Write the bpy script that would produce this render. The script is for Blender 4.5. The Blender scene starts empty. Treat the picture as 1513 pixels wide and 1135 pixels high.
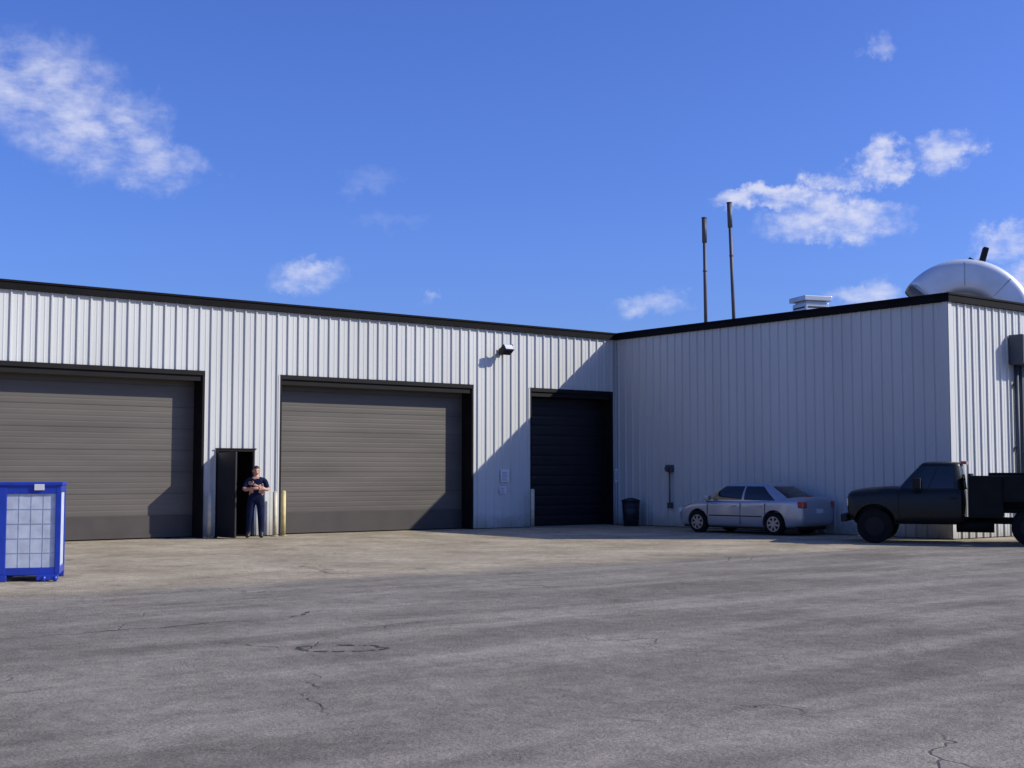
import bpy, bmesh, math, random
from mathutils import Vector, Matrix
random.seed(7)
S=bpy.context.scene
# ------------------------------------------------------------ helpers
def nt(name):
    m=bpy.data.materials.new(name); m.use_nodes=True
    return m,m.node_tree.nodes,m.node_tree.links,m.node_tree.nodes['Principled BSDF']
def mat(name,col,rough=.6,metal=0,nscale=3.0,namt=.15,bump=0,bscale=40,stretch=(1,1,1),coat=0,dirt=None,spec=None):
    m,n,l,b=nt(name)
    tc=n.new('ShaderNodeTexCoord'); mp=n.new('ShaderNodeMapping'); mp.inputs['Scale'].default_value=stretch
    l.new(tc.outputs['Object'],mp.inputs['Vector'])
    nz=n.new('ShaderNodeTexNoise'); nz.inputs['Scale'].default_value=nscale; nz.inputs['Detail'].default_value=4
    l.new(mp.outputs[0],nz.inputs['Vector'])
    mr=n.new('ShaderNodeMapRange'); mr.inputs['From Min'].default_value=.3; mr.inputs['From Max'].default_value=.7
    mr.inputs['To Min'].default_value=1-namt; mr.inputs['To Max'].default_value=1+namt
    l.new(nz.outputs[0],mr.inputs['Value'])
    vm=n.new('ShaderNodeVectorMath'); vm.operation='SCALE'; vm.inputs[0].default_value=col[:3]
    l.new(mr.outputs[0],vm.inputs['Scale'])
    out=vm.outputs[0]
    if dirt:
        sx=n.new('ShaderNodeSeparateXYZ'); l.new(tc.outputs['Object'],sx.inputs[0])
        n2=n.new('ShaderNodeTexNoise'); n2.inputs['Scale'].default_value=2.2; n2.inputs['Detail'].default_value=5
        l.new(tc.outputs['Object'],n2.inputs['Vector'])
        a=n.new('ShaderNodeMath'); a.operation='MULTIPLY_ADD'; a.inputs[1].default_value=-dirt[0]*1.6
        l.new(n2.outputs[0],a.inputs[0]); l.new(sx.outputs['Z'],a.inputs[2])
        r=n.new('ShaderNodeMapRange'); r.inputs['From Min'].default_value=-dirt[0]*.8; r.inputs['From Max'].default_value=dirt[0]*.3
        r.inputs['To Min'].default_value=.75; r.inputs['To Max'].default_value=0
        l.new(a.outputs[0],r.inputs['Value'])
        mx=n.new('ShaderNodeMix'); mx.data_type='RGBA'; l.new(r.outputs[0],mx.inputs[0]); l.new(out,mx.inputs[6])
        mx.inputs[7].default_value=(*dirt[1],1); out=mx.outputs[2]
    l.new(out,b.inputs['Base Color'])
    b.inputs['Roughness'].default_value=rough; b.inputs['Metallic'].default_value=metal
    if coat: b.inputs['Coat Weight'].default_value=coat; b.inputs['Coat Roughness'].default_value=.06
    if spec is not None: b.inputs['Specular IOR Level'].default_value=spec
    if bump:
        n3=n.new('ShaderNodeTexNoise'); n3.inputs['Scale'].default_value=bscale; n3.inputs['Detail'].default_value=3
        l.new(mp.outputs[0],n3.inputs['Vector'])
        bp=n.new('ShaderNodeBump'); bp.inputs['Strength'].default_value=bump; bp.inputs['Distance'].default_value=.02
        l.new(n3.outputs[0],bp.inputs['Height']); l.new(bp.outputs[0],b.inputs['Normal'])
    return m
def empty(name,loc=(0,0,0),rz=0):
    e=bpy.data.objects.new(name,None); S.collection.objects.link(e); e.location=loc; e.rotation_euler=(0,0,rz); e.empty_display_size=.3
    return e
def obj(name,bm,mats,parent=None,smooth=False,loc=None,rot=None):
    me=bpy.data.meshes.new(name); bm.normal_update(); bm.to_mesh(me); bm.free()
    for m in (mats if isinstance(mats,(list,tuple)) else [mats]): me.materials.append(m)
    if smooth:
        for p in me.polygons: p.use_smooth=True
    o=bpy.data.objects.new(name,me); S.collection.objects.link(o)
    if parent: o.parent=parent
    if loc: o.location=loc
    if rot: o.rotation_euler=rot
    return o
def box(bm,x0,x1,y0,y1,z0,z1,mi=0,bev=0,M=None):
    r=bmesh.ops.create_cube(bm,size=1); vs=r['verts']
    for v in vs:
        v.co=Vector(((x0+x1)/2+v.co.x*(x1-x0),(y0+y1)/2+v.co.y*(y1-y0),(z0+z1)/2+v.co.z*(z1-z0)))
    fs=set(f for v in vs for f in v.link_faces)
    if bev:
        es=list(set(e for v in vs for e in v.link_edges))
        rr=bmesh.ops.bevel(bm,geom=es,offset=bev,segments=2,affect='EDGES',profile=.6)
        fs=set(rr['faces'])|set(f for f in fs if f.is_valid)
        vs=list(set(v for f in fs for v in f.verts))
    for f in fs: f.material_index=mi
    if M is not None:
        for v in vs: v.co=M@v.co
    return vs
def cyl(bm,p0,p1,r0,r1=None,seg=16,mi=0,cap=True):
    r1=r0 if r1 is None else r1
    p0=Vector(p0);p1=Vector(p1);d=p1-p0
    q=d.to_track_quat('Z','Y').to_matrix().to_4x4()
    r=bmesh.ops.create_cone(bm,cap_ends=cap,segments=seg,radius1=r0,radius2=r1,depth=d.length,matrix=Matrix.Translation((p0+p1)/2)@q)
    for f in set(f for v in r['verts'] for f in v.link_faces):
        f.material_index=mi; f.smooth=len(f.verts)==4
    return r['verts']
# ------------------------------------------------------------ materials
M_wall=mat('painted_steel_siding',(.52,.525,.50),.5,0,.5,.08,stretch=(1,1,.25),dirt=(.4,(.26,.23,.18)))
M_trim=mat('black_trim',(.005,.005,.006),.8,0,2,.3,spec=.15)
M_jamb=mat('dark_brown_jamb',(.008,.007,.007),.7,0,2,.3,spec=.2)
M_door=mat('brown_door_slats',(.088,.076,.062),.55,0,1.2,.18,stretch=(.3,1,2.0))
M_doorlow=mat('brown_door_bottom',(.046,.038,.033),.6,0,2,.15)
M_black=mat('black_door',(.004,.004,.009),.5,0,2,.3)
M_roof=mat('roofing',(.2,.2,.2),.8)
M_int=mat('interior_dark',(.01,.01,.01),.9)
M_galv=mat('galvanised_steel',(.42,.44,.47),.38,.6,2,.12)
M_white=mat('silver_sheet_metal',(.70,.72,.74),.38,.25,1.5,.10)
M_steel_d=mat('weathered_stack_steel',(.10,.095,.10),.6,.3,4,.3,stretch=(1,1,.3))
M_yel=mat('faded_yellow_paint',(.62,.50,.22),.6,0,6,.2,dirt=(.2,(.2,.16,.1)))
M_cream=mat('cream_paint',(.55,.50,.38),.6,0,6,.2,dirt=(.2,(.2,.16,.1)))
M_glass=mat('window_glass',(.012,.016,.02),.04,0,1,.05,spec=.6)
M_teal=mat('tinted_glass',(.02,.07,.09),.4,0,1,.1,spec=.15)
M_silver=mat('silver_car_paint',(.37,.39,.43),.3,.45,2,.03,coat=.8)
M_tyre=mat('tyre_rubber',(.010,.010,.010),.9,0,8,.2,spec=.2)
M_rim=mat('alloy_rim',(.4,.4,.42),.35,.8,5,.05)
M_plas=mat('black_plastic',(.010,.010,.011),.65,0,5,.2,spec=.3)
M_red=mat('red_lens',(.40,.015,.012),.2,0,5,.1,coat=1)
M_lens=mat('clear_lens',(.65,.67,.7),.12,0,5,.05,coat=1)
M_tpaint=mat('dark_green_truck_paint',(.006,.008,.007),.4,0,3,.2,coat=.12,spec=.35)
M_tbody=mat('dark_service_body',(.006,.007,.006),.65,0,3,.3,spec=.2)
M_blue=mat('blue_enamel',(.010,.040,.36),.4,0,4,.15,coat=.2)
M_panel=mat('translucent_white_panel',(.50,.54,.60),.5,0,6,.16)
M_sign=mat('sign_white',(.7,.7,.7),.5,0,8,.05)
M_signtx=mat('sign_print',(.1,.15,.3),.5)
M_skin=mat('skin',(.50,.27,.19),.5,0,10,.06)
M_cov=mat('navy_coverall',(.007,.011,.038),.9,0,9,.25,bump=.4,bscale=14,spec=.15)
M_boot=mat('boot_leather',(.012,.010,.009),.5,0,9,.2)
M_hair=mat('dark_hair',(.02,.014,.01),.7,0,30,.3)
M_crack=mat('crack_dark',(.045,.042,.036),.95,0,8,.3)
M_bin=mat('dark_bin_plastic',(.01,.012,.02),.5)

# ------------------------------------------------------------ constants (metres; origin = inner corner of the L building)
H=5.93; L=11.8; HD=4.06; REC=.45
B=empty('metal_warehouse_building')
def fA(u,d,z): return Vector((u,-d,z))
def fB(u,d,z): return Vector((-d,-u,z))
def fC(u,d,z): return Vector((u,-L-d,z))
def ribbed(bm,fr,u0,u1,z0,z1,pitch=.305,h=.036,phase=.1):
    pts=[(u0,0)]
    k=math.floor((u0-phase)/pitch)
    while phase+k*pitch<u1:
        c=phase+k*pitch
        for du,d in ((-.036,0),(-.018,h),(.018,h),(.036,0)):
            if u0+1e-4<c+du<u1-1e-4: pts.append((c+du,d))
        for du,d in ((.135,0),(.145,.006),(.165,.006),(.175,0)):
            if u0+1e-4<c+du<u1-1e-4: pts.append((c+du,d))
        k+=1
    pts.append((u1,pts[-1][1]))
    lo=[bm.verts.new(fr(u,d,z0)) for u,d in pts]; hi=[bm.verts.new(fr(u,d,z1)) for u,d in pts]
    for i in range(len(pts)-1): bm.faces.new((lo[i],lo[i+1],hi[i+1],hi[i]))
doorsA=[(-38.6,-32.4,HD),(-29.9,-23.7,HD),(-19.96,-13.80,HD),(-13.41,-12.47,2.13),(-11.73,-5.57,HD),(-3.50,-.20,HD)]
bm=bmesh.new(); x=-42
for a,b,h in doorsA:
    ribbed(bm,fA,x,a,.02,H-.18); ribbed(bm,fA,a,b,h,H-.18); x=b
ribbed(bm,fA,x,0,.02,H-.18)
obj('siding_north',bm,M_wall,B)
bm=bmesh.new(); ribbed(bm,fB,0,L,.02,H-.18); obj('siding_wing_side',bm,M_wall,B)
DX=3.16
bm=bmesh.new(); ribbed(bm,fC,0,DX,.02,H-.18); ribbed(bm,fC,DX,6.4,4.25,H-.18); ribbed(bm,fC,6.4,26,.02,H-.18); obj('siding_wing_end',bm,M_wall,B)
bm=bmesh.new()
box(bm,-42.1,-.09,-.10,.0,H-.2,H); box(bm,-.09,.01,-L-.10,.0,H-.2,H-.001); box(bm,.01,26,-L-.10,-L,H-.2,H-.002)
box(bm,-42.15,-.10,-.125,.02,H-.035,H+.012); box(bm,-.125,.02,-L-.125,.021,H-.035,H+.011); box(bm,.02,26,-L-.125,-L,H-.035,H+.010)
obj('eave_trim',bm,M_trim,B)
bm=bmesh.new()
box(bm,-.045,.10,-L-.045,-L-.036,.03,H-.2); box(bm,-.045,-.036,-L-.045,-L+.10,.03,H-.2)
box(bm,-.10,-.036,-.048,-.036,.03,H-.2)
for a,b,h in doorsA:
    if h>3: box(bm,a-.05,a-.004,-.046,.0,.03,h+.04)
obj('corner_flashing',bm,M_wall,B)
bm=bmesh.new(); box(bm,-42,0,.02,22,H-.19,H-.05); box(bm,.002,26,-L+.02,22,H-.19,H-.05)
obj('roof_deck',bm,M_roof,B)
bm=bmesh.new(); box(bm,-42,-41.9,.0,22,0,H-.2); box(bm,-42,26,21.9,22,0,H-.2); box(bm,25.9,26,-L,21.9,0,H-.2)
obj('rear_walls',bm,M_wall,B)
bm=bmesh.new(); bj=bmesh.new(); bl=bmesh.new(); bs=bmesh.new()
def slats(bm,x0,x1,y,z0,z1,p=.085,d=.014):
    z=z0; prof=[]
    while z<z1-1e-3:
        zz=min(z+p,z1); prof+= [(z,0),(z+.2*(zz-z),-d),(z+.8*(zz-z),-d*1.0)]; z=zz
    prof.append((z1,0))
    a=[bm.verts.new((x0,y+q,z)) for z,q in prof]; b=[bm.verts.new((x1,y+q,z)) for z,q in prof]
    for i in range(len(prof)-1): bm.faces.new((a[i],b[i],b[i+1],a[i+1]))
for i,(a,b,h) in enumerate(doorsA):
    if h<3: continue
    if b<-1:
        slats(bm,a+.06,b-.06,REC,.56,h-.02,.1325,.0022)
        for k in range(1,7):
            z=.56+k*.53
            if z<h-.1: box(bs,a+.07,b-.07,REC-.0065,REC-.004,z-.007,z+.005)
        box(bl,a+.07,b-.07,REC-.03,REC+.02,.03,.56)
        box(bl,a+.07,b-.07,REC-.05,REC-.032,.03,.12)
    box(bj,a-.003,a+.055,-.04,REC+.05,0,h+.0); box(bj,b-.055,b+.003,-.04,REC+.05,0,h+.0)
    box(bj,a-.003,b+.003,-.045,REC+.05,h-.06,h+.05)
    box(bj,a+.0551,b-.0551,.0,.02,h-.20,h-.0601)
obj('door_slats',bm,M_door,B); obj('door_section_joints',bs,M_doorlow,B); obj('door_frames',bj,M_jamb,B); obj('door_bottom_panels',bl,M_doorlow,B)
bm=bmesh.new(); slats(bm,-3.44,-.26,REC,.0,HD-.03,p=.3,d=.012); obj('black_overhead_door',bm,M_black,B)
bm=bmesh.new(); a,b,h=doorsA[3]
box(bm,a-.05,a-.002,-.045,.1,0,h+.05); box(bm,b+.002,b+.05,-.045,.1,0,h+.05); box(bm,a-.002,b+.002,-.045,.1,h,h+.05)
box(bm,a-.09,b+.09,-.06,-.045,h+.05,h+.08)
obj('personnel_door_frame',bm,M_jamb,B)
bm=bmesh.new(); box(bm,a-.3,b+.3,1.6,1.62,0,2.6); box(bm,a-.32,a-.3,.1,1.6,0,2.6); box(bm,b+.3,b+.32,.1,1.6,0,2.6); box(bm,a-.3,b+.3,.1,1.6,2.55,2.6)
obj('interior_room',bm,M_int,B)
bm=bmesh.new(); box(bm,0,.9,-.045,0,.02,2.1,bev=.005); box(bm,.78,.86,-.09,-.045,.98,1.02); box(bm,.1,.8,-.048,-.0452,.1,.3)
obj('personnel_door_leaf',bm,M_black,B,loc=(a+.01,-.03,0),rot=(0,0,math.radians(-86)))
bm=bmesh.new(); box(bm,2.55,6.6,-L-.45,-L-.04,4.32,5.08,bev=.03); box(bm,DX-.13,DX+.03,-L-.12,-L-.038,0,4.32); box(bm,6.4,6.52,-L-.12,-L-.038,0,4.32)
box(bm,DX+.03,6.4,-L-.05,-L+.3,4.2,4.32)
cyl(bm,(2.78,-L-.11,0.1),(2.78,-L-.11,4.32),.055,seg=14)
for z in (.6,2.2,3.8): box(bm,2.70,2.86,-L-.10,-L-.036,z,z+.05)
obj('shutter_hood_and_conduit',bm,mat('hood_slate',(.03,.045,.07),.6),B)
bm=bmesh.new(); box(bm,DX+.005,6.395,-L+.1,-L+.12,.02,4.2)
obj('glazed_wing_door',bm,M_teal,B)
bm=bmesh.new()
for k in range(8): box(bm,DX+.006,6.394,-L+.07,-L+.099,.05+k*.58,.11+k*.58)
for k in range(5): box(bm,DX+.01+k*.79,DX+.07+k*.79,-L+.072,-L+.098,.02,4.19)
obj('glazed_door_rails',bm,M_jamb,B)
def sign(name,loc,w,h,face='A'):
    e=empty(name,loc,0 if face=='A' else -math.pi/2)
    bm=bmesh.new(); box(bm,-w/2,w/2,-.008,0,0,h,0,bev=.003)
    z=h*.8
    while z>h*.15:
        box(bm,-w*.38,w*random.uniform(.2,.38),-.0105,-.0082,z-.018,z,1); z-=.055
    obj('plate',bm,[M_sign,M_signtx],e)
sign('wall_sign',(-4.45,-.045,1.33),.30,.36)
sign('wall_sign',(-4.52,-.045,1.0),.24,.2)
sign('wall_sign',(-.075,-.052,1.3),.16,.42)

# ------------------------------------------------------------ rooftop items
def stack(x,y,ztop,tilt):
    e=empty('exhaust_stack',(x,y,H-.05)); e.rotation_euler=(0,tilt,math.radians(-38))
    h=ztop-H
    bm=bmesh.new(); cyl(bm,(0,0,0),(0,0,h),.062,seg=16)
    cyl(bm,(0,0,h-.85),(0,0,h+.02),.088,seg=16); cyl(bm,(0,0,h-1.9),(0,0,h-1.84),.075); cyl(bm,(0,0,0),(0,0,.35),.16,.075)
    cyl(bm,(0,0,h+.02),(0,0,h+.06),.1)
    obj('pipe',bm,M_steel_d,e)
stack(6.25,2.1,10.7,math.radians(-.3)); stack(7.06,1.47,11.25,math.radians(-1.6))
e=empty('roof_vent',(6.1,-2.7,H-.05),math.radians(-20))
bm=bmesh.new(); box(bm,-.42,.42,-.42,.42,0,1.2,bev=.02); box(bm,-.50,.50,-.50,.50,1.26,1.42,bev=.02); box(bm,-.36,.36,-.36,.36,1.2,1.26)
box(bm,-.435,.435,-.435,.435,.6,.64)
obj('housing',bm,M_galv,e)
bm=bmesh.new()
for k in range(4):
    z=.70+k*.11; box(bm,-.34,.34,-.428,-.421,z,z+.05); box(bm,-.428,-.421,-.34,.34,z,z+.05)
obj('louvres',bm,M_plas,e)
# curved gooseneck duct hood: soft-cornered rectangular section swept round an arc, open mouth on the left
def hood(loc,R=1.82,ri=.95,a0=139,a1=-14,rz=-50,D=2.0,G=28):
    e=empty('rooftop_duct_hood',loc,math.radians(rz))
    bm=bmesh.new(); K=40; rc=(R+ri)/2; hr=(R-ri)/2
    def ring(a,sc=1.0,ex=.36):
        a=math.radians(a); out=[]
        for k in range(K):
            t=math.tau*(k+.5)/K; ct,st=math.cos(t),math.sin(t)
            rr=rc+hr*sc*math.copysign(abs(ct)**ex,ct); yy=D/2*sc*math.copysign(abs(st)**ex,st)
            out.append(Vector((rr*math.cos(a),yy,rr*math.sin(a))))
        return out
    angs=[a0+(a1-a0)*i/G for i in range(G+1)]
    rs=[[bm.verts.new(p) for p in ring(a)] for a in angs]
    for A_,B_ in zip(rs,rs[1:]):
        for k in range(K):
            f=bm.faces.new((A_[k],A_[(k+1)%K],B_[(k+1)%K],B_[k])); f.smooth=True
    o=obj('shell',bm,M_white,e)
    m=o.modifiers.new('thick','SOLIDIFY'); m.thickness=.03; m.offset=-1
    bm=bmesh.new()
    for i,a in enumerate(angs):
        if i not in (0,9,17,24): continue
        w_=.7 if i else 1.3
        q=[[bm.verts.new(p) for p in r] for r in (ring(a-w_),ring(a-w_,1.03),ring(a+w_,1.03),ring(a+w_))]
        for A_,B_ in zip(q,q[1:]):
            for k in range(K): bm.faces.new((A_[k],A_[(k+1)%K],B_[(k+1)%K],B_[k]))
    bmesh.ops.recalc_face_normals(bm,faces=bm.faces)
    obj('section_seams',bm,M_galv,e)
    bm=bmesh.new(); T=Matrix.Translation((.50,-.5,R-.14))
    box(bm,-.10,.10,-.12,.25,-.10,.14,M=T,bev=.02)
    box(bm,-.075,.075,-.16,.16,.0,.50,M=T@Matrix.Rotation(math.radians(16),4,'Y'),bev=.03)
    box(bm,-.035,.035,-.12,.12,0,.38,M=T@Matrix.Rotation(math.radians(-58),4,'Y'),bev=.02)
    cyl(bm,T@Vector((.0,-.2,0)),T@Vector((.0,.3,0)),.09)
    obj('damper_actuator',bm,M_plas,e)
hood((4.22,-9.42,5.55))

# ------------------------------------------------------------ wall fixtures
e=empty('wall_floodlight',(-4.6,-.04,5.1))
bm=bmesh.new(); box(bm,-.07,.07,-.04,0,-.1,.1,bev=.01); cyl(bm,(0,-.04,.02),(0,-.28,.06),.03)
box(bm,-.17,.17,-.13,.13,-.09,.11,bev=.03,M=Matrix.Translation((-.05,-.36,.03))@Matrix.Rotation(math.radians(-35),4,'X'))
cyl(bm,(.12,-.3,.1),(.2,-.3,.2),.03)
obj('lamp_body',bm,M_plas,e)
bm=bmesh.new(); box(bm,-.14,.14,-.139,-.131,-.07,.085,M=Matrix.Translation((-.05,-.36,.03))@Matrix.Rotation(math.radians(-35),4,'X')); obj('lens',bm,M_lens,e)
e=empty('utility_meter',(-.04,-2.4,0))
bm=bmesh.new(); box(bm,-.14,0,-.11,.11,1.62,1.83,bev=.02); cyl(bm,(-.06,0,.6),(-.06,0,1.62),.022); cyl(bm,(-.14,0,1.72),(-.20,0,1.72),.075,seg=20); box(bm,-.11,0,-.07,.07,.55,.72,bev=.01)
obj('meter_box',bm,mat('meter_grey',(.06,.06,.065),.5),e)
e=empty('trash_can',(-.5,-1.15,0))
bm=bmesh.new(); cyl(bm,(0,0,.0),(0,0,.74),.22,.27,seg=24); cyl(bm,(0,0,.74),(0,0,.78),.29,seg=24); cyl(bm,(0,0,.78),(0,0,.84),.26,.1,seg=24)
for k in range(3): cyl(bm,(0,0,.2+k*.18),(0,0,.22+k*.18),.25+.01*k,seg=24)
obj('can',bm,M_bin,e)
def bollard(x,y,h=1.08,m=M_yel,r=.055):
    e=empty('bollard',(x,y,0)); bm=bmesh.new(); cyl(bm,(0,0,0),(0,0,h),r,seg=20)
    bmesh.ops.create_uvsphere(bm,u_segments=20,v_segments=8,radius=r,matrix=Matrix.Translation((0,0,h))@Matrix.Scale(.5,4,(0,0,1)))
    cyl(bm,(0,0,0),(0,0,.03),r+.05,r+.03,seg=20)
    obj('post',bm,m,e,smooth=True)
bollard(-12.0,-.35,1.1,M_cream); bollard(-11.74,-.32,1.12,M_yel); bollard(-3.62,-.3,1.1,M_cream); bollard(-13.72,-.25,1.1,M_cream)

# ------------------------------------------------------------ blue container
ang=math.atan2(-.921,-.39)+math.pi/2
e=empty('blue_storage_container',(-21.13,-9.95,0),ang)
bm=bmesh.new(); W=.44; D=.5; T=1.41
for sx in (-1,1):
    for sy in (-1,1):
        box(bm,sx*W-.075 if sx>0 else -W,W if sx>0 else -W+.12, sy*D-.065 if sy>0 else -D, D if sy>0 else -D+.065,.1,T,bev=.008)
box(bm,-W-.02,W+.02,-D-.02,D+.02,T,T+.05,bev=.01)
box(bm,-W+.12,W-.075,-D+.004,-D+.06,T-.12,T-.001); box(bm,-W+.12,W-.075,-D+.004,-D+.06,.101,.20)
box(bm,-W+.03,W-.03,-D+.1,D-.1,.08,.12)
for sx in (-W+.004,W-.05):
    box(bm,sx,sx+.046,-D+.066,D-.066,T-.1,T-.002); box(bm,sx,sx+.046,-D+.066,D-.066,.102,.2)
box(bm,.12,W-.02,-D-.09,-D+.05,.02,.1,bev=.01); box(bm,-W,-.3,-D-.03,-D+.05,.0,.1,bev=.01); box(bm,-W,-.3,D-.1,D,.0,.1,bev=.01); box(bm,.3,W,D-.1,D,.0,.1,bev=.01)
for px_ in (.2,.36): cyl(bm,(px_,-D-.06,.045),(px_+.05,-D-.06,.045),.045,seg=12)
obj('steel_frame',bm,M_blue,e)
bm=bmesh.new(); box(bm,-W+.122,W-.077,-D+.025,-D+.035,.202,T-.122); box(bm,W-.03,W-.02,-D+.07,D-.07,.202,T-.102); box(bm,-W+.02,-W+.03,-D+.07,D-.07,.202,T-.102); box(bm,-W+.12,W-.08,D-.035,D-.025,.15,T-.1)
obj('side_panels',bm,M_panel,e)
bm=bmesh.new()
for k in range(1,5): box(bm,-W+.123,W-.078,-D+.020,-D+.0245,.202+k*.215-.005,.202+k*.215+.005)
for k in range(1,4): box(bm,-W+.122+k*.17-.003,-W+.122+k*.17+.003,-D+.0215,-D+.0247,.203,T-.123)
obj('panel_bars',bm,mat('bar_grey',(.34,.39,.48),.5),e)
bm=bmesh.new(); box(bm,.06,.20,-D-.024,-D+.003,T-.07,T+.02,bev=.004); obj('label',bm,M_sign,e)

# ------------------------------------------------------------ vehicles
def evalmesh(o):
    dg=bpy.context.evaluated_depsgraph_get(); dg.update()
    me=bpy.data.meshes.new_from_object(o.evaluated_get(dg)); o.modifiers.clear(); o.data=me; return o
def loft(name,st,mats,parent,sub=2,arches=(),arch_r=.36,arch_w=(.5,1.1)):
    bm=bmesh.new(); rings=[]
    for (x,zb,zs,zt,w,wt) in st:
        half=[(0,zb),(w*.86,zb),(w*.985,zb+.07),(w,zb+(zs-zb)*.5),(w*.985,zs-.05),(w*.95,zs),(wt,zt),(wt*.5,zt+.015)]
        ring=[(y,z) for y,z in half]+[(0,zt+.02)]+[(-y,z) for y,z in half[:0:-1]]
        rings.append([bm.verts.new((x,y,z)) for y,z in ring])
    n=len(rings[0])
    for a,b in zip(rings,rings[1:]):
        for i in range(n): bm.faces.new((a[i],a[(i+1)%n],b[(i+1)%n],b[i]))
    bm.faces.new(rings[0][::-1]); bm.faces.new(rings[-1])
    bmesh.ops.recalc_face_normals(bm,faces=bm.faces)
    o=obj(name,bm,mats,None)
    m=o.modifiers.new('s','SUBSURF'); m.levels=sub; m.render_levels=sub
    cut=[]
    for ax in arches:
        for sy in (-1,1):
            cb=bmesh.new(); cyl(cb,(ax,sy*arch_w[0],arch_r*.9),(ax,sy*arch_w[1],arch_r*.9),arch_r,seg=32)
            c=obj('cut',cb,M_plas); cut.append(c)
            bo=o.modifiers.new('b','BOOLEAN'); bo.object=c; bo.operation='DIFFERENCE'; bo.solver='EXACT'
    bpy.context.view_layer.update()
    evalmesh(o); o.parent=parent
    for c in cut: bpy.data.objects.remove(c)
    for p in o.data.polygons: p.use_smooth=True
    o.data.set_sharp_from_angle(angle=math.radians(40))
    return o
def wheel(parent,x,y,r,w,rimr,m_rim,side,spokes=7):
    bm=bmesh.new()
    cyl(bm,(0,-w/2,0),(0,w/2,0),r,seg=36,mi=0)
    es=[e_ for e_ in bm.edges if len(e_.link_faces)==2 and any(len(f.verts)>4 for f in e_.link_faces)]
    bmesh.ops.bevel(bm,geom=es,offset=.025,segments=3,affect='EDGES')
    yo=side*w/2
    cyl(bm,(0,yo-side*.02,0),(0,yo+side*.004,0),rimr,seg=32,mi=2)
    for k in range(spokes):
        t=k*math.tau/spokes
        box(bm,-.028,.028,min(yo+side*.004,yo+side*.018),max(yo+side*.004,yo+side*.018),.0,rimr*.95,1,M=Matrix.Rotation(t,4,'Y'))
    cyl(bm,(0,yo,0),(0,yo+side*.022,0),rimr*.28,seg=20,mi=1)
    for k in range(32):
        t=k*math.tau/32; hw=rimr*math.pi/32*1.04
        box(bm,-hw,hw,min(yo,yo+side*.016),max(yo,yo+side*.016),rimr*.88,rimr*1.01,1,M=Matrix.Rotation(t,4,'Y'))
    obj('wheel',bm,[M_tyre,m_rim,M_plas],parent,loc=(x,y,r))
def greenhouse(name,parent,base,roof,paint,glass,crown=.05,bul=.025):
    half=[(0,0,'g'),(.006,.35,'g'),(.02,.68,'g'),(.045,.90,'p'),(.075,.985,'g'),(.22,1,'g'),(.40,1,'g'),(.46,1,'p'),(.485,1,'g'),(.62,1,'g'),(.74,.995,'g'),(.83,.985,'p'),(.93,.93,'p'),(.965,.86,'g'),(.99,.6,'g'),(1,.3,'g')]
    full=half+[(1,0,'g')]
    pts=[(fx,fy) for fx,fy,_ in full]+[(fx,-fy) for fx,fy,_ in half[:0:-1]]
    tags=[t for _,_,t in half]; tags=tags+tags[::-1]
    lev=[0,.07,.5,.9,1]
    bm=bmesh.new(); rings=[]
    for t in lev:
        xf=base[0]+(roof[0]-base[0])*t; xr=base[1]+(roof[1]-base[1])*t
        bu=math.sin(math.pi*t)*bul
        hw=base[2]+(roof[2]-base[2])*t+bu; z=base[3]+(roof[3]-base[3])*t
        rings.append([bm.verts.new((xf+(xr-xf)*fx+(bu if fx<.1 else -bu if fx>.9 else 0),hw*fy,z)) for fx,fy in pts])
    n=len(pts)
    for k in range(len(lev)-1):
        for i in range(n):
            f=bm.faces.new((rings[k][i],rings[k][(i+1)%n],rings[k+1][(i+1)%n],rings[k+1][i]))
            f.material_index=1 if (tags[i]=='g' and 0<k<3) else 0; f.smooth=True
    prev=rings[-1]
    cx=(roof[0]+roof[1])/2
    for s_,dz in ((.93,.45),(.75,.85),(.4,1.0)):
        cur=[bm.verts.new((cx+(v.co.x-cx)*s_,v.co.y*s_,roof[3]+crown*dz)) for v in rings[-1]]
        for i in range(n):
            f=bm.faces.new((prev[i],prev[(i+1)%n],cur[(i+1)%n],cur[i])); f.smooth=True
        prev=cur
    bm.faces.new(prev)
    bmesh.ops.recalc_face_normals(bm,faces=bm.faces)
    return obj(name,bm,[paint,glass],parent)
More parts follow.
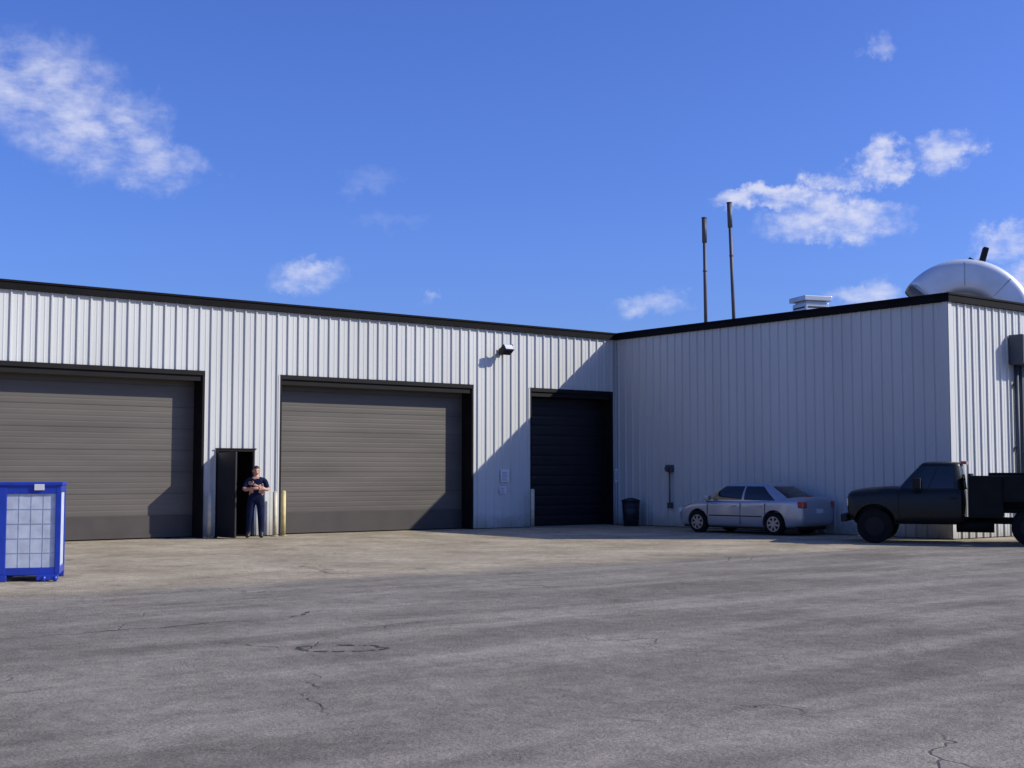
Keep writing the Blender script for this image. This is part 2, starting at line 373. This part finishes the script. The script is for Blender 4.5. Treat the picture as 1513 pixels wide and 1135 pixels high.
def sedan(loc,rz,s):
    e=empty('parked_car')
    g=lambda x: 1.36+(x-1.36)*.80 if x>1.36 else (-1.28+(x+1.28)*.86 if x<-1.28 else x)
    st=[(2.36,.34,.58,.63,.56,.42),(2.33,.24,.66,.71,.70,.54),(2.15,.19,.72,.79,.79,.62),(1.75,.18,.79,.87,.83,.67),(1.2,.18,.85,.94,.85,.70),(.6,.18,.89,.965,.855,.72),
        (0,.18,.91,.97,.857,.72),(-.8,.18,.93,.98,.857,.72),(-1.35,.18,.95,1.01,.85,.70),(-1.85,.19,.97,1.05,.83,.66),(-2.2,.24,.97,1.06,.79,.62),(-2.33,.30,.94,1.03,.75,.58),(-2.38,.36,.84,.92,.68,.52)]
    st=[(g(q[0]),)+q[1:] for q in st]
    loft('body',st,M_silver,e,2,(1.36,-1.28),.37)
    greenhouse('cabin',e,(1.32,-1.88,.775,.93),(.50,-1.02,.575,1.40),M_silver,M_glass,.055,.04)
    for x in (1.36,-1.28):
        for sy in (-1,1): wheel(e,x,sy*.745,.315,.2,.205,M_rim,sy)
    bm=bmesh.new()
    for ax in (1.36,-1.28): box(bm,ax-.42,ax+.42,-.6,.6,.25,.62)
    box(bm,g(-2.1),g(2.1),-.7,.7,.16,.26)
    for sy in (-1,1):
        for x in (1.0,-.16,-1.0): box(bm,x-.006,x+.006,min(sy*.845,sy*.859),max(sy*.845,sy*.859),.28,.88)
        box(bm,-.90,.93,min(sy*.852,sy*.864),max(sy*.852,sy*.864),.50,.53)
    box(bm,g(2.30),g(2.37),-.34,.34,.36,.46)
    obj('trim_and_seams',bm,M_plas,e)
    bm=bmesh.new()
    for sy in (-1,1):
        for x in (.0,-.88): box(bm,x,x+.16,min(sy*.852,sy*.878),max(sy*.852,sy*.878),.78,.81,bev=.006)
        box(bm,.86,1.02,min(sy*.83,sy*1.0),max(sy*.83,sy*1.0),.95,1.08,bev=.03)
    obj('mirrors_and_handles',bm,M_silver,e)
    bm=bmesh.new()
    for sy in (-1,1): box(bm,g(-2.37),g(-2.14),min(sy*.58,sy*.785),max(sy*.58,sy*.785),.76,.95,bev=.03)
    box(bm,-1.90,-1.84,-.15,.15,1.07,1.10)
    obj('tail_lights',bm,M_red,e)
    bm=bmesh.new()
    for sy in (-1,1): box(bm,g(2.08),g(2.33),min(sy*.48,sy*.74),max(sy*.48,sy*.74),.58,.71,bev=.03)
    box(bm,g(-2.395),g(-2.36),-.16,.16,.62,.74)
    obj('headlights_and_plate',bm,M_lens,e)
    e.location=loc; e.rotation_euler=(0,0,rz); e.scale=(s,s,s)
sedan((-1.14,-6.55,0),math.radians(90+6),.92)
def truck(loc,rz,s=1):
    e=empty('utility_truck')
    st=[(2.56,.62,1.03,1.10,.88,.76),(2.53,.50,1.09,1.17,.94,.82),(2.3,.46,1.12,1.22,.95,.83),(1.95,.44,1.15,1.26,.95,.83),(1.55,.42,1.17,1.28,.955,.84),(.9,.42,1.19,1.26,.955,.84),(.1,.42,1.19,1.26,.955,.84),(.0,.44,1.19,1.24,.94,.82)]
    loft('cab_body',st,M_tpaint,e,1,(1.95,),.47,(.55,1.3))
    greenhouse('cab',e,(1.50,-.02,.87,1.22),(.95,.06,.76,1.80),M_tpaint,M_glass,.05,.015)
    for x,sy,r in ((1.95,-1,.39),(1.95,1,.39),(-1.35,-1,.39),(-1.35,1,.39)): wheel(e,x,sy*.84,.39,.24,.21,M_plas,sy,6)
    bm=bmesh.new()
    for sy in (-1,1):
        y0,y1=sorted((sy*.58,sy*1.0))
        box(bm,-.80,-.08,y0,y1,.60,1.53,0,bev=.012); box(bm,-1.90,-.81,y0,y1,.96,1.53,0,bev=.012); box(bm,-2.75,-1.91,y0,y1,.60,1.53,0,bev=.012)
        ya,yb=sorted((sy*1.0,sy*1.014))
        for (a,b,c,d) in ((-.76,-.13,.65,1.47),(-1.86,-1.38,1.01,1.47),(-1.34,-.85,1.01,1.47),(-2.7,-1.96,.65,1.47)):
            box(bm,a,b,ya,yb,c,d,0,bev=.004)
            h0,h1=sorted((sy*1.015,sy*1.03)); box(bm,(a+b)/2-.03,(a+b)/2+.03,h0,h1,(c+d)/2-.02,(c+d)/2+.02,0)
    box(bm,-2.75,-.08,-.58,.58,.70,.80); box(bm,-2.77,-2.70,-.58,.58,.72,1.30); box(bm,-.14,-.08,-.95,.95,1.53,1.58)
    box(bm,-1.8,-.5,-.4,.4,.80,1.60,bev=.02)
    box(bm,-1.65,-1.40,.62,.94,1.53,1.78,bev=.03); cyl(bm,(-1.5,.78,1.78),(-1.5,.78,1.84),.05)
    box(bm,-2.95,-2.76,-.95,.95,.50,.62,bev=.01)
    for y in (-.42,.36): box(bm,-2.7,2.45,y,y+.07,.45,.58)
    cyl(bm,(-1.35,-.8,.39),(-1.35,.8,.39),.08); cyl(bm,(1.95,-.8,.39),(1.95,.8,.39),.06); box(bm,1.55,2.4,-.55,.55,.42,1.0)
    cyl(bm,(.2,.5,.42),(-.6,.5,.42),.16)
    obj('service_body',bm,[M_tbody,M_galv],e)
    bm=bmesh.new(); box(bm,2.56,2.70,-.98,.98,.48,.66,bev=.03); box(bm,2.54,2.585,-.62,.62,.74,1.04)
    for y in (-1,1): box(bm,.92,1.10,min(y*.92,y*1.16),max(y*.92,y*1.16),1.24,1.48,bev=.02)
    for sy in (-1,1):
        for x in (1.42,.03): box(bm,x-.006,x+.006,min(sy*.95,sy*.962),max(sy*.95,sy*.962),.5,1.2)
        box(bm,.15,.30,min(sy*.955,sy*.975),max(sy*.955,sy*.975),1.02,1.05)
    obj('bumper_grille_mirrors',bm,M_plas,e)
    bm=bmesh.new()
    for y in (-.8,.66): box(bm,2.50,2.575,y,y+.14,.84,1.02,bev=.02)
    obj('headlights',bm,M_lens,e)
    bm=bmesh.new(); box(bm,-.04,.08,-.64,.64,1.79,1.86,bev=.01)
    for y in (-.95,.80): box(bm,-2.775,-2.752,y,y+.15,1.1,1.3)
    obj('red_marker_lights',bm,M_red,e)
    e.location=loc; e.rotation_euler=(0,0,rz); e.scale=(s,s,s)
truck((-.94,-12.80,0),math.atan2(.857,-.51),1.0)

# ------------------------------------------------------------ man
def skinned(name,V,E,root,sub,mats,classify,parent):
    me=bpy.data.meshes.new(name); me.from_pydata([v[0] for v in V],E,[]); o=bpy.data.objects.new(name,me); S.collection.objects.link(o)
    o.modifiers.new('sk','SKIN').use_smooth_shade=True
    sv=me.skin_vertices[0].data
    for i,v in enumerate(V): sv[i].radius=v[1]; sv[i].use_root=(i==root)
    m=o.modifiers.new('s','SUBSURF'); m.levels=sub; m.render_levels=sub
    bpy.context.view_layer.update(); evalmesh(o)
    for m in mats: o.data.materials.append(m)
    segs=[(Vector(V[a][0]),Vector(V[b][0]),(a,b)) for a,b in E]
    for p in o.data.polygons:
        c=p.center; best=None
        for a,b,k in segs:
            d=b-a; t=max(0,min(1,(c-a).dot(d)/d.length_squared)); q=(c-a-d*t).length
            if best is None or q<best[0]: best=(q,k,t)
        p.material_index=classify(best[1],best[2],c); p.use_smooth=True
    o.parent=parent; return o
e=empty('standing_man',(-12.92,-1.12,0),math.radians(-30)); e.scale=(1.1,1.1,1.0)
V=[((0,0,.97),(.165,.12)),((0,.01,1.12),(.16,.12)),((0,0,1.30),(.18,.125)),((0,.01,1.43),(.13,.095)),((0,.0,1.50),(.056,.056)),((0,-.015,1.57),(.06,.07)),
 ((.10,0,.90),(.105,.105)),((.115,-.02,.52),(.08,.082)),((.12,.02,.12),(.065,.065)),((.135,-.13,.045),(.045,.04)),
 ((-.10,0,.90),(.105,.105)),((-.13,-.01,.52),(.08,.082)),((-.15,.03,.12),(.065,.065)),((-.18,-.12,.045),(.045,.04)),
 ((.19,.0,1.41),(.072,.072)),((.26,-.06,1.17),(.052,.052)),((.04,-.25,1.27),(.034,.034)),((-.05,-.245,1.32),(.036,.022)),
 ((-.19,.0,1.41),(.072,.072)),((-.26,-.06,1.18),(.052,.052)),((-.03,-.30,1.22),(.034,.034)),((.07,-.28,1.23),(.036,.022)),
 ((.12,.05,.04),(.04,.035)),((-.15,.06,.04),(.04,.035))]
E=[(0,1),(1,2),(2,3),(3,4),(4,5),(0,6),(6,7),(7,8),(8,9),(0,10),(10,11),(11,12),(12,13),(3,14),(14,15),(15,16),(16,17),(3,18),(18,19),(19,20),(20,21),(8,22),(12,23)]
def cls(k,t,c):
    if k==(4,5): return 1
    if k==(3,4): return 1 if t>.55 else 0
    if k in ((14,15),(18,19)): return 1 if t>.75 else 0
    if k in ((15,16),(16,17),(19,20),(20,21)): return 1
    if k in ((8,9),(12,13),(8,22),(12,23)): return 2
    return 0
skinned('body',V,E,0,2,[M_cov,M_skin,M_boot],cls,e)
def hand(name,palm,dirv):
    V=[(palm,(.034,.02))]; E=[]
    p=Vector(palm); d=Vector(dirv).normalized(); up=Vector((0,0,1)); up=(up-d*up.dot(d)).normalized()
    curl=Vector((0,.5,0))
    for i,(o_,l_) in enumerate(((-.032,.06),(-.011,.073),(.011,.078),(.032,.07))):
        base=p+up*o_+d*.03; k=len(V)
        q1=base+d*l_*.5; q2=q1+(d+curl).normalized()*l_*.4; q3=q2+(d*.6+curl*1.5).normalized()*l_*.3
        V+=[(base,(.010,.010)),(q1,(.0095,.0095)),(q2,(.009,.009)),(q3,(.008,.008))]; E+=[(0,k),(k,k+1),(k+1,k+2),(k+2,k+3)]
    k=len(V); t1=p+up*.035-d*.01; t2=t1+(up*.7+d*.6)*.035; t3=t2+(up*.3+d)*.025
    V+=[(t1,(.012,.012)),(t2,(.011,.011)),(t3,(.009,.009))]; E+=[(0,k),(k,k+1),(k+1,k+2)]
    V=[(tuple(a),b) for a,b in V]
    skinned(name,V,E,0,1,[M_skin],lambda *a:0,e)
hand('right_hand',(-.06,-.247,1.325),(-1,.25,.35)); hand('left_hand',(.08,-.28,1.232),(1,.25,.05))
bm=bmesh.new(); bmesh.ops.create_uvsphere(bm,u_segments=32,v_segments=24,radius=1)
for v in bm.verts:
    x,y,z=v.co
    w=.076*(1-.22*max(0,-z)**1.5)
    v.co=Vector((x*w,y*.096-(.012 if z<-.3 and y<0 else 0),z*.118))
    if y<0:
        n=math.exp(-((x/.16)**2+((z+.12)/.2)**2)); v.co.y-=.022*n
        v.co.y+=.008*math.exp(-(((abs(x)-.38)/.14)**2+((z-.08)/.1)**2))
        v.co.y-=.005*math.exp(-((x/.3)**2+((z+.48)/.09)**2))
bmesh.ops.recalc_face_normals(bm,faces=bm.faces)
for f in bm.faces:
    c=f.calc_center_median(); f.smooth=True
    if -.064<c.z<-.052 and abs(c.x)<.024 and c.y<-.05: f.material_index=1
for sx in (-1,1):
    for f in set(f for v in bmesh.ops.create_uvsphere(bm,u_segments=10,v_segments=8,radius=.011,matrix=Matrix.Translation((sx*.03,-.082,.012)))['verts'] for f in v.link_faces): f.material_index=2
    bmesh.ops.create_uvsphere(bm,u_segments=10,v_segments=8,radius=1,matrix=Matrix.Translation((sx*.077,.005,-.005))@Matrix.Diagonal((.012,.02,.032,1)))
obj('head',bm,[M_skin,mat('lips',(.35,.12,.1),.5),M_hair],e,loc=(0,-.02,1.645),rot=(math.radians(4),0,math.radians(8)))
bm=bmesh.new(); bmesh.ops.create_uvsphere(bm,u_segments=28,v_segments=20,radius=1)
for v in bm.verts: v.co=Vector((v.co.x*.083,v.co.y*.103+.004,v.co.z*.124+.004))
bmesh.ops.delete(bm,geom=[v for v in bm.verts if (v.co.y<-.02 and v.co.z<.055) or (v.co.z<-.03) or (v.co.y<.02 and v.co.z<0)],context='VERTS')
obj('hair',bm,M_hair,e,smooth=True,loc=(0,-.02,1.645),rot=(math.radians(4),0,math.radians(8)))

# ------------------------------------------------------------ ground
m,n,l,b=nt('asphalt_yard')
tc=n.new('ShaderNodeTexCoord'); P=tc.outputs['Object']
def noise(sc,det=8,rough=.6,vec=P):
    x=n.new('ShaderNodeTexNoise'); x.inputs['Scale'].default_value=sc; x.inputs['Detail'].default_value=det; x.inputs['Roughness'].default_value=rough; l.new(vec,x.inputs['Vector']); return x.outputs[0]
def mp(v,a,b_,c,d):
    x=n.new('ShaderNodeMapRange'); x.inputs['From Min'].default_value=a; x.inputs['From Max'].default_value=b_; x.inputs['To Min'].default_value=c; x.inputs['To Max'].default_value=d; l.new(v,x.inputs['Value']); return x.outputs[0]
def mth(op,a,b_,c=None):
    x=n.new('ShaderNodeMath'); x.operation=op
    for i,q in enumerate((a,b_,c)):
        if q is None: continue
        if isinstance(q,(int,float)): x.inputs[i].default_value=q
        else: l.new(q,x.inputs[i])
    return x.outputs[0]
def mix(f,a,b_):
    x=n.new('ShaderNodeMix'); x.data_type='RGBA'; l.new(f,x.inputs[0])
    for i,q in ((6,a),(7,b_)):
        if isinstance(q,tuple): x.inputs[i].default_value=(*q,1)
        else: l.new(q,x.inputs[i])
    return x.outputs[2]
sx=n.new('ShaderNodeSeparateXYZ'); l.new(P,sx.inputs[0])
edge=mth('ADD',sx.outputs['Y'],mth('MULTIPLY',mth('SUBTRACT',noise(.35,4),.5),2.6))
apron=mp(edge,-13.2,-12.3,0,1)
mpg=n.new('ShaderNodeMapping'); mpg.inputs['Rotation'].default_value=(0,0,math.radians(25)); mpg.inputs['Scale'].default_value=(.22,1.3,1); l.new(P,mpg.inputs['Vector'])
asph=mix(mp(noise(.45,6,.65),.35,.65,0,1),(.155,.137,.110),(.25,.225,.185))
asph=mix(mp(noise(.7,6,.65,mpg.outputs[0]),.45,.66,0,.8),asph,(.335,.30,.245))
tan=mix(mp(noise(.6,6,.65),.35,.68,0,1),(.29,.242,.165),(.46,.395,.285))
base=mix(apron,asph,tan)
base=mix(mp(noise(1.1,6,.7),.50,.70,0,.5),base,(.12,.106,.086))
gr=n.new('ShaderNodeVectorMath'); gr.operation='SCALE'; l.new(base,gr.inputs[0])
fine=mp(noise(38,4,.8),.3,.7,.66,1.34); med=mp(noise(6,6,.78),.3,.7,.74,1.26)
l.new(mth('MULTIPLY',fine,med),gr.inputs['Scale'])
dn=n.new('ShaderNodeTexNoise'); dn.inputs['Scale'].default_value=.9; dn.inputs['Detail'].default_value=5; l.new(P,dn.inputs['Vector'])
vs=n.new('ShaderNodeVectorMath'); vs.operation='MULTIPLY_ADD'; vs.inputs[1].default_value=(1.6,1.6,0); l.new(dn.outputs['Color'],vs.inputs[0]); l.new(P,vs.inputs[2])
vo=n.new('ShaderNodeTexVoronoi'); vo.feature='DISTANCE_TO_EDGE'; vo.inputs['Scale'].default_value=.22; l.new(vs.outputs[0],vo.inputs['Vector'])
cr=mp(vo.outputs['Distance'],.0,.005,1,0); cr=mth('MULTIPLY',cr,mp(noise(.5,3),.47,.6,0,.55))
col=mix(cr,gr.outputs[0],(.06,.055,.045))
l.new(col,b.inputs['Base Color']); b.inputs['Roughness'].default_value=.92; b.inputs['Specular IOR Level'].default_value=.15
bp=n.new('ShaderNodeBump'); bp.inputs['Strength'].default_value=.6; bp.inputs['Distance'].default_value=.03
l.new(mth('SUBTRACT',mth('ADD',noise(30,4,.75),mth('MULTIPLY',noise(2.5,4),1.5)),mth('MULTIPLY',cr,1.0)),bp.inputs['Height']); l.new(bp.outputs[0],b.inputs['Normal'])
bm=bmesh.new(); bmesh.ops.create_grid(bm,x_segments=8,y_segments=8,size=900); obj('ground',bm,m)
bm=bmesh.new()
def crack(p0,p1,w=.02,wob=.12,n_=26):
    p0=Vector(p0);p1=Vector(p1); d=(p1-p0); nn=Vector((-d.y,d.x)).normalized(); prev=None; off=0
    for i in range(n_+1):
        t=i/n_; off=off*.75+random.uniform(-wob,wob)*.5
        c=p0+d*t+nn*off; ww=w*random.uniform(.3,1.2)*(math.sin(math.pi*t)**.4+.05)
        a=bm.verts.new((*(c+nn*ww),.004)); b_=bm.verts.new((*(c-nn*ww),.004))
        if prev and random.random()>.12: bm.faces.new((prev[0],prev[1],b_,a))
        prev=(a,b_)
crack((-23.9,-17.0),(-20.6,-17.1),.016); crack((-20.6,-17.1),(-19.9,-16.6),.03,.1,12)
crack((-21.9,-23.1),(-21.5,-24.5),.004,.1); crack((-22.3,-20.3),(-23.3,-22.4),.005,.15)
for k in range(11):
    if k in (3,): continue
    a=k/11*math.tau; b_=(k+1.1)/11*math.tau; cx,cy=-21.45,-19.62
    f=lambda t:(cx+.40*math.cos(t)*.79+.22*math.sin(t)*.6,cy-.40*math.cos(t)*.62+.22*math.sin(t)*.79)
    crack(f(a),f(b_),.034,.05,7)
crack((-21.85,-19.3),(-22.1,-18.6),.012,.1,12); crack((-18,-20),(-14,-22),.006,.2,40); crack((-19.5,-21),(-18,-23.4),.004,.15,30)
bmesh.ops.recalc_face_normals(bm,faces=bm.faces)
obj('pavement_cracks',bm,M_crack)

# ------------------------------------------------------------ sky
SUN=Vector((1.24,-1.05,1.0)).normalized()
el=math.asin(SUN.z); rot=math.atan2(SUN.x,SUN.y)
w=bpy.data.worlds.new('World'); S.world=w; w.use_nodes=True; n=w.node_tree.nodes; l=w.node_tree.links; bg=n['Background']
sk=n.new('ShaderNodeTexSky'); sk.sky_type='NISHITA'; sk.sun_disc=False; sk.sun_elevation=el; sk.sun_rotation=rot; sk.air_density=1.0; sk.dust_density=1.3; sk.ozone_density=2.5
tint=n.new('ShaderNodeVectorMath'); tint.operation='MULTIPLY'; tint.inputs[1].default_value=(.74,1.04,2.1); l.new(sk.outputs[0],tint.inputs[0])
tc=n.new('ShaderNodeTexCoord'); P=tc.outputs['Generated']; sp=n.new('ShaderNodeSeparateXYZ'); l.new(P,sp.inputs[0])
az0=mth('MULTIPLY',mth('ARCTAN2',sp.outputs['X'],sp.outputs['Y']),180/math.pi)
el0=mth('MULTIPLY',mth('ARCSINE',sp.outputs['Z'],0),180/math.pi)
cb0=n.new('ShaderNodeCombineXYZ'); l.new(az0,cb0.inputs[0]); l.new(el0,cb0.inputs[1]); AE=cb0.outputs[0]
def vmath(op,a,b_,c=None):
    x=n.new('ShaderNodeVectorMath'); x.operation=op
    for i,q in enumerate((a,b_,c)):
        if q is None: continue
        if isinstance(q,tuple): x.inputs[i].default_value=q
        else: l.new(q,x.inputs[i])
    return x
wn=n.new('ShaderNodeTexNoise'); wn.inputs['Scale'].default_value=.55; wn.inputs['Detail'].default_value=5; wn.inputs['Roughness'].default_value=.65; l.new(AE,wn.inputs['Vector'])
sub=vmath('SUBTRACT',wn.outputs['Color'],(.5,.5,.5)).outputs[0]
AEW=vmath('MULTIPLY_ADD',sub,(4.6,2.8,0),AE).outputs[0]
HEAD=38.01
clouds=[(-20.6,15.8,3.6,2.2,.52),(-18.0,14.2,3.0,1.9,.56),(-15.4,12.9,2.4,1.1,.45),(-8.8,8.4,1.7,.8,.5),(-6.2,12.5,1.3,.7,.22),(-5.4,10.8,1.6,.4,.16),(6.2,7.3,1.7,.6,.42),(-3.6,7.6,.5,.3,.3),
 (11.3,11.75,2.4,.5,.9),(14.1,12.3,1.2,.55,.8),(15.9,12.95,1.1,.8,.8),(14.0,10.7,2.9,1.0,.72),(18.5,13.25,1.4,.8,.68),(16,17.7,.8,.45,.35),(20.9,9.5,1.5,.7,.65),(15.1,7.5,1.8,.5,.5),(21.4,7.6,1.3,1.2,.75)]
tot=None
for a,e_,sa,se,k in clouds:
    sa*=1.2; se*=1.2
    q=vmath('MULTIPLY_ADD',AEW,(1/sa,1/se,0),(-(a+HEAD)/sa,-e_/se,0)).outputs[0]
    ln=vmath('DOT_PRODUCT',q,q).outputs['Value']
    r=mth('MULTIPLY_ADD',ln,-k,k)
    tot=r if tot is None else mth('MAXIMUM',tot,r)
tot=mth('MAXIMUM',tot,0)
nz=noise(1.0,6,.60,vmath('MULTIPLY',AE,(.5,1,0)).outputs[0])
msk=mth('MULTIPLY',tot,mp(nz,.27,.7,.15,1.45))
mr=n.new('ShaderNodeMapRange'); mr.interpolation_type='SMOOTHSTEP'; mr.inputs['From Min'].default_value=-.02; mr.inputs['From Max'].default_value=.85; mr.inputs['To Max'].default_value=.85; l.new(msk,mr.inputs['Value'])
mxs=n.new('ShaderNodeMix'); mxs.data_type='RGBA'; l.new(mr.outputs[0],mxs.inputs[0]); l.new(tint.outputs[0],mxs.inputs[6]); mxs.inputs[7].default_value=(8.9,9.2,11.2,1)
l.new(mxs.outputs[2],bg.inputs['Color']); bg.inputs['Strength'].default_value=.083
sl=bpy.data.lights.new('sun','SUN'); sl.energy=5.0; sl.angle=math.radians(.5); sl.color=(1,.94,.80)
so=bpy.data.objects.new('sun',sl); S.collection.objects.link(so); so.rotation_euler=SUN.to_track_quat('Z','Y').to_euler(); so.location=(30,-30,30)
# ------------------------------------------------------------ camera
cam=bpy.data.cameras.new('camera'); co=bpy.data.objects.new('camera',cam); S.collection.objects.link(co); S.camera=co
cam.sensor_width=36; cam.lens=45.92; cam.clip_end=3000
co.location=(-27.64,-30.06,1.6); co.rotation_euler=(math.radians(90+3.883),0,math.radians(-38.01))
S.view_settings.view_transform='Standard'; S.view_settings.look='None'; S.view_settings.exposure=0
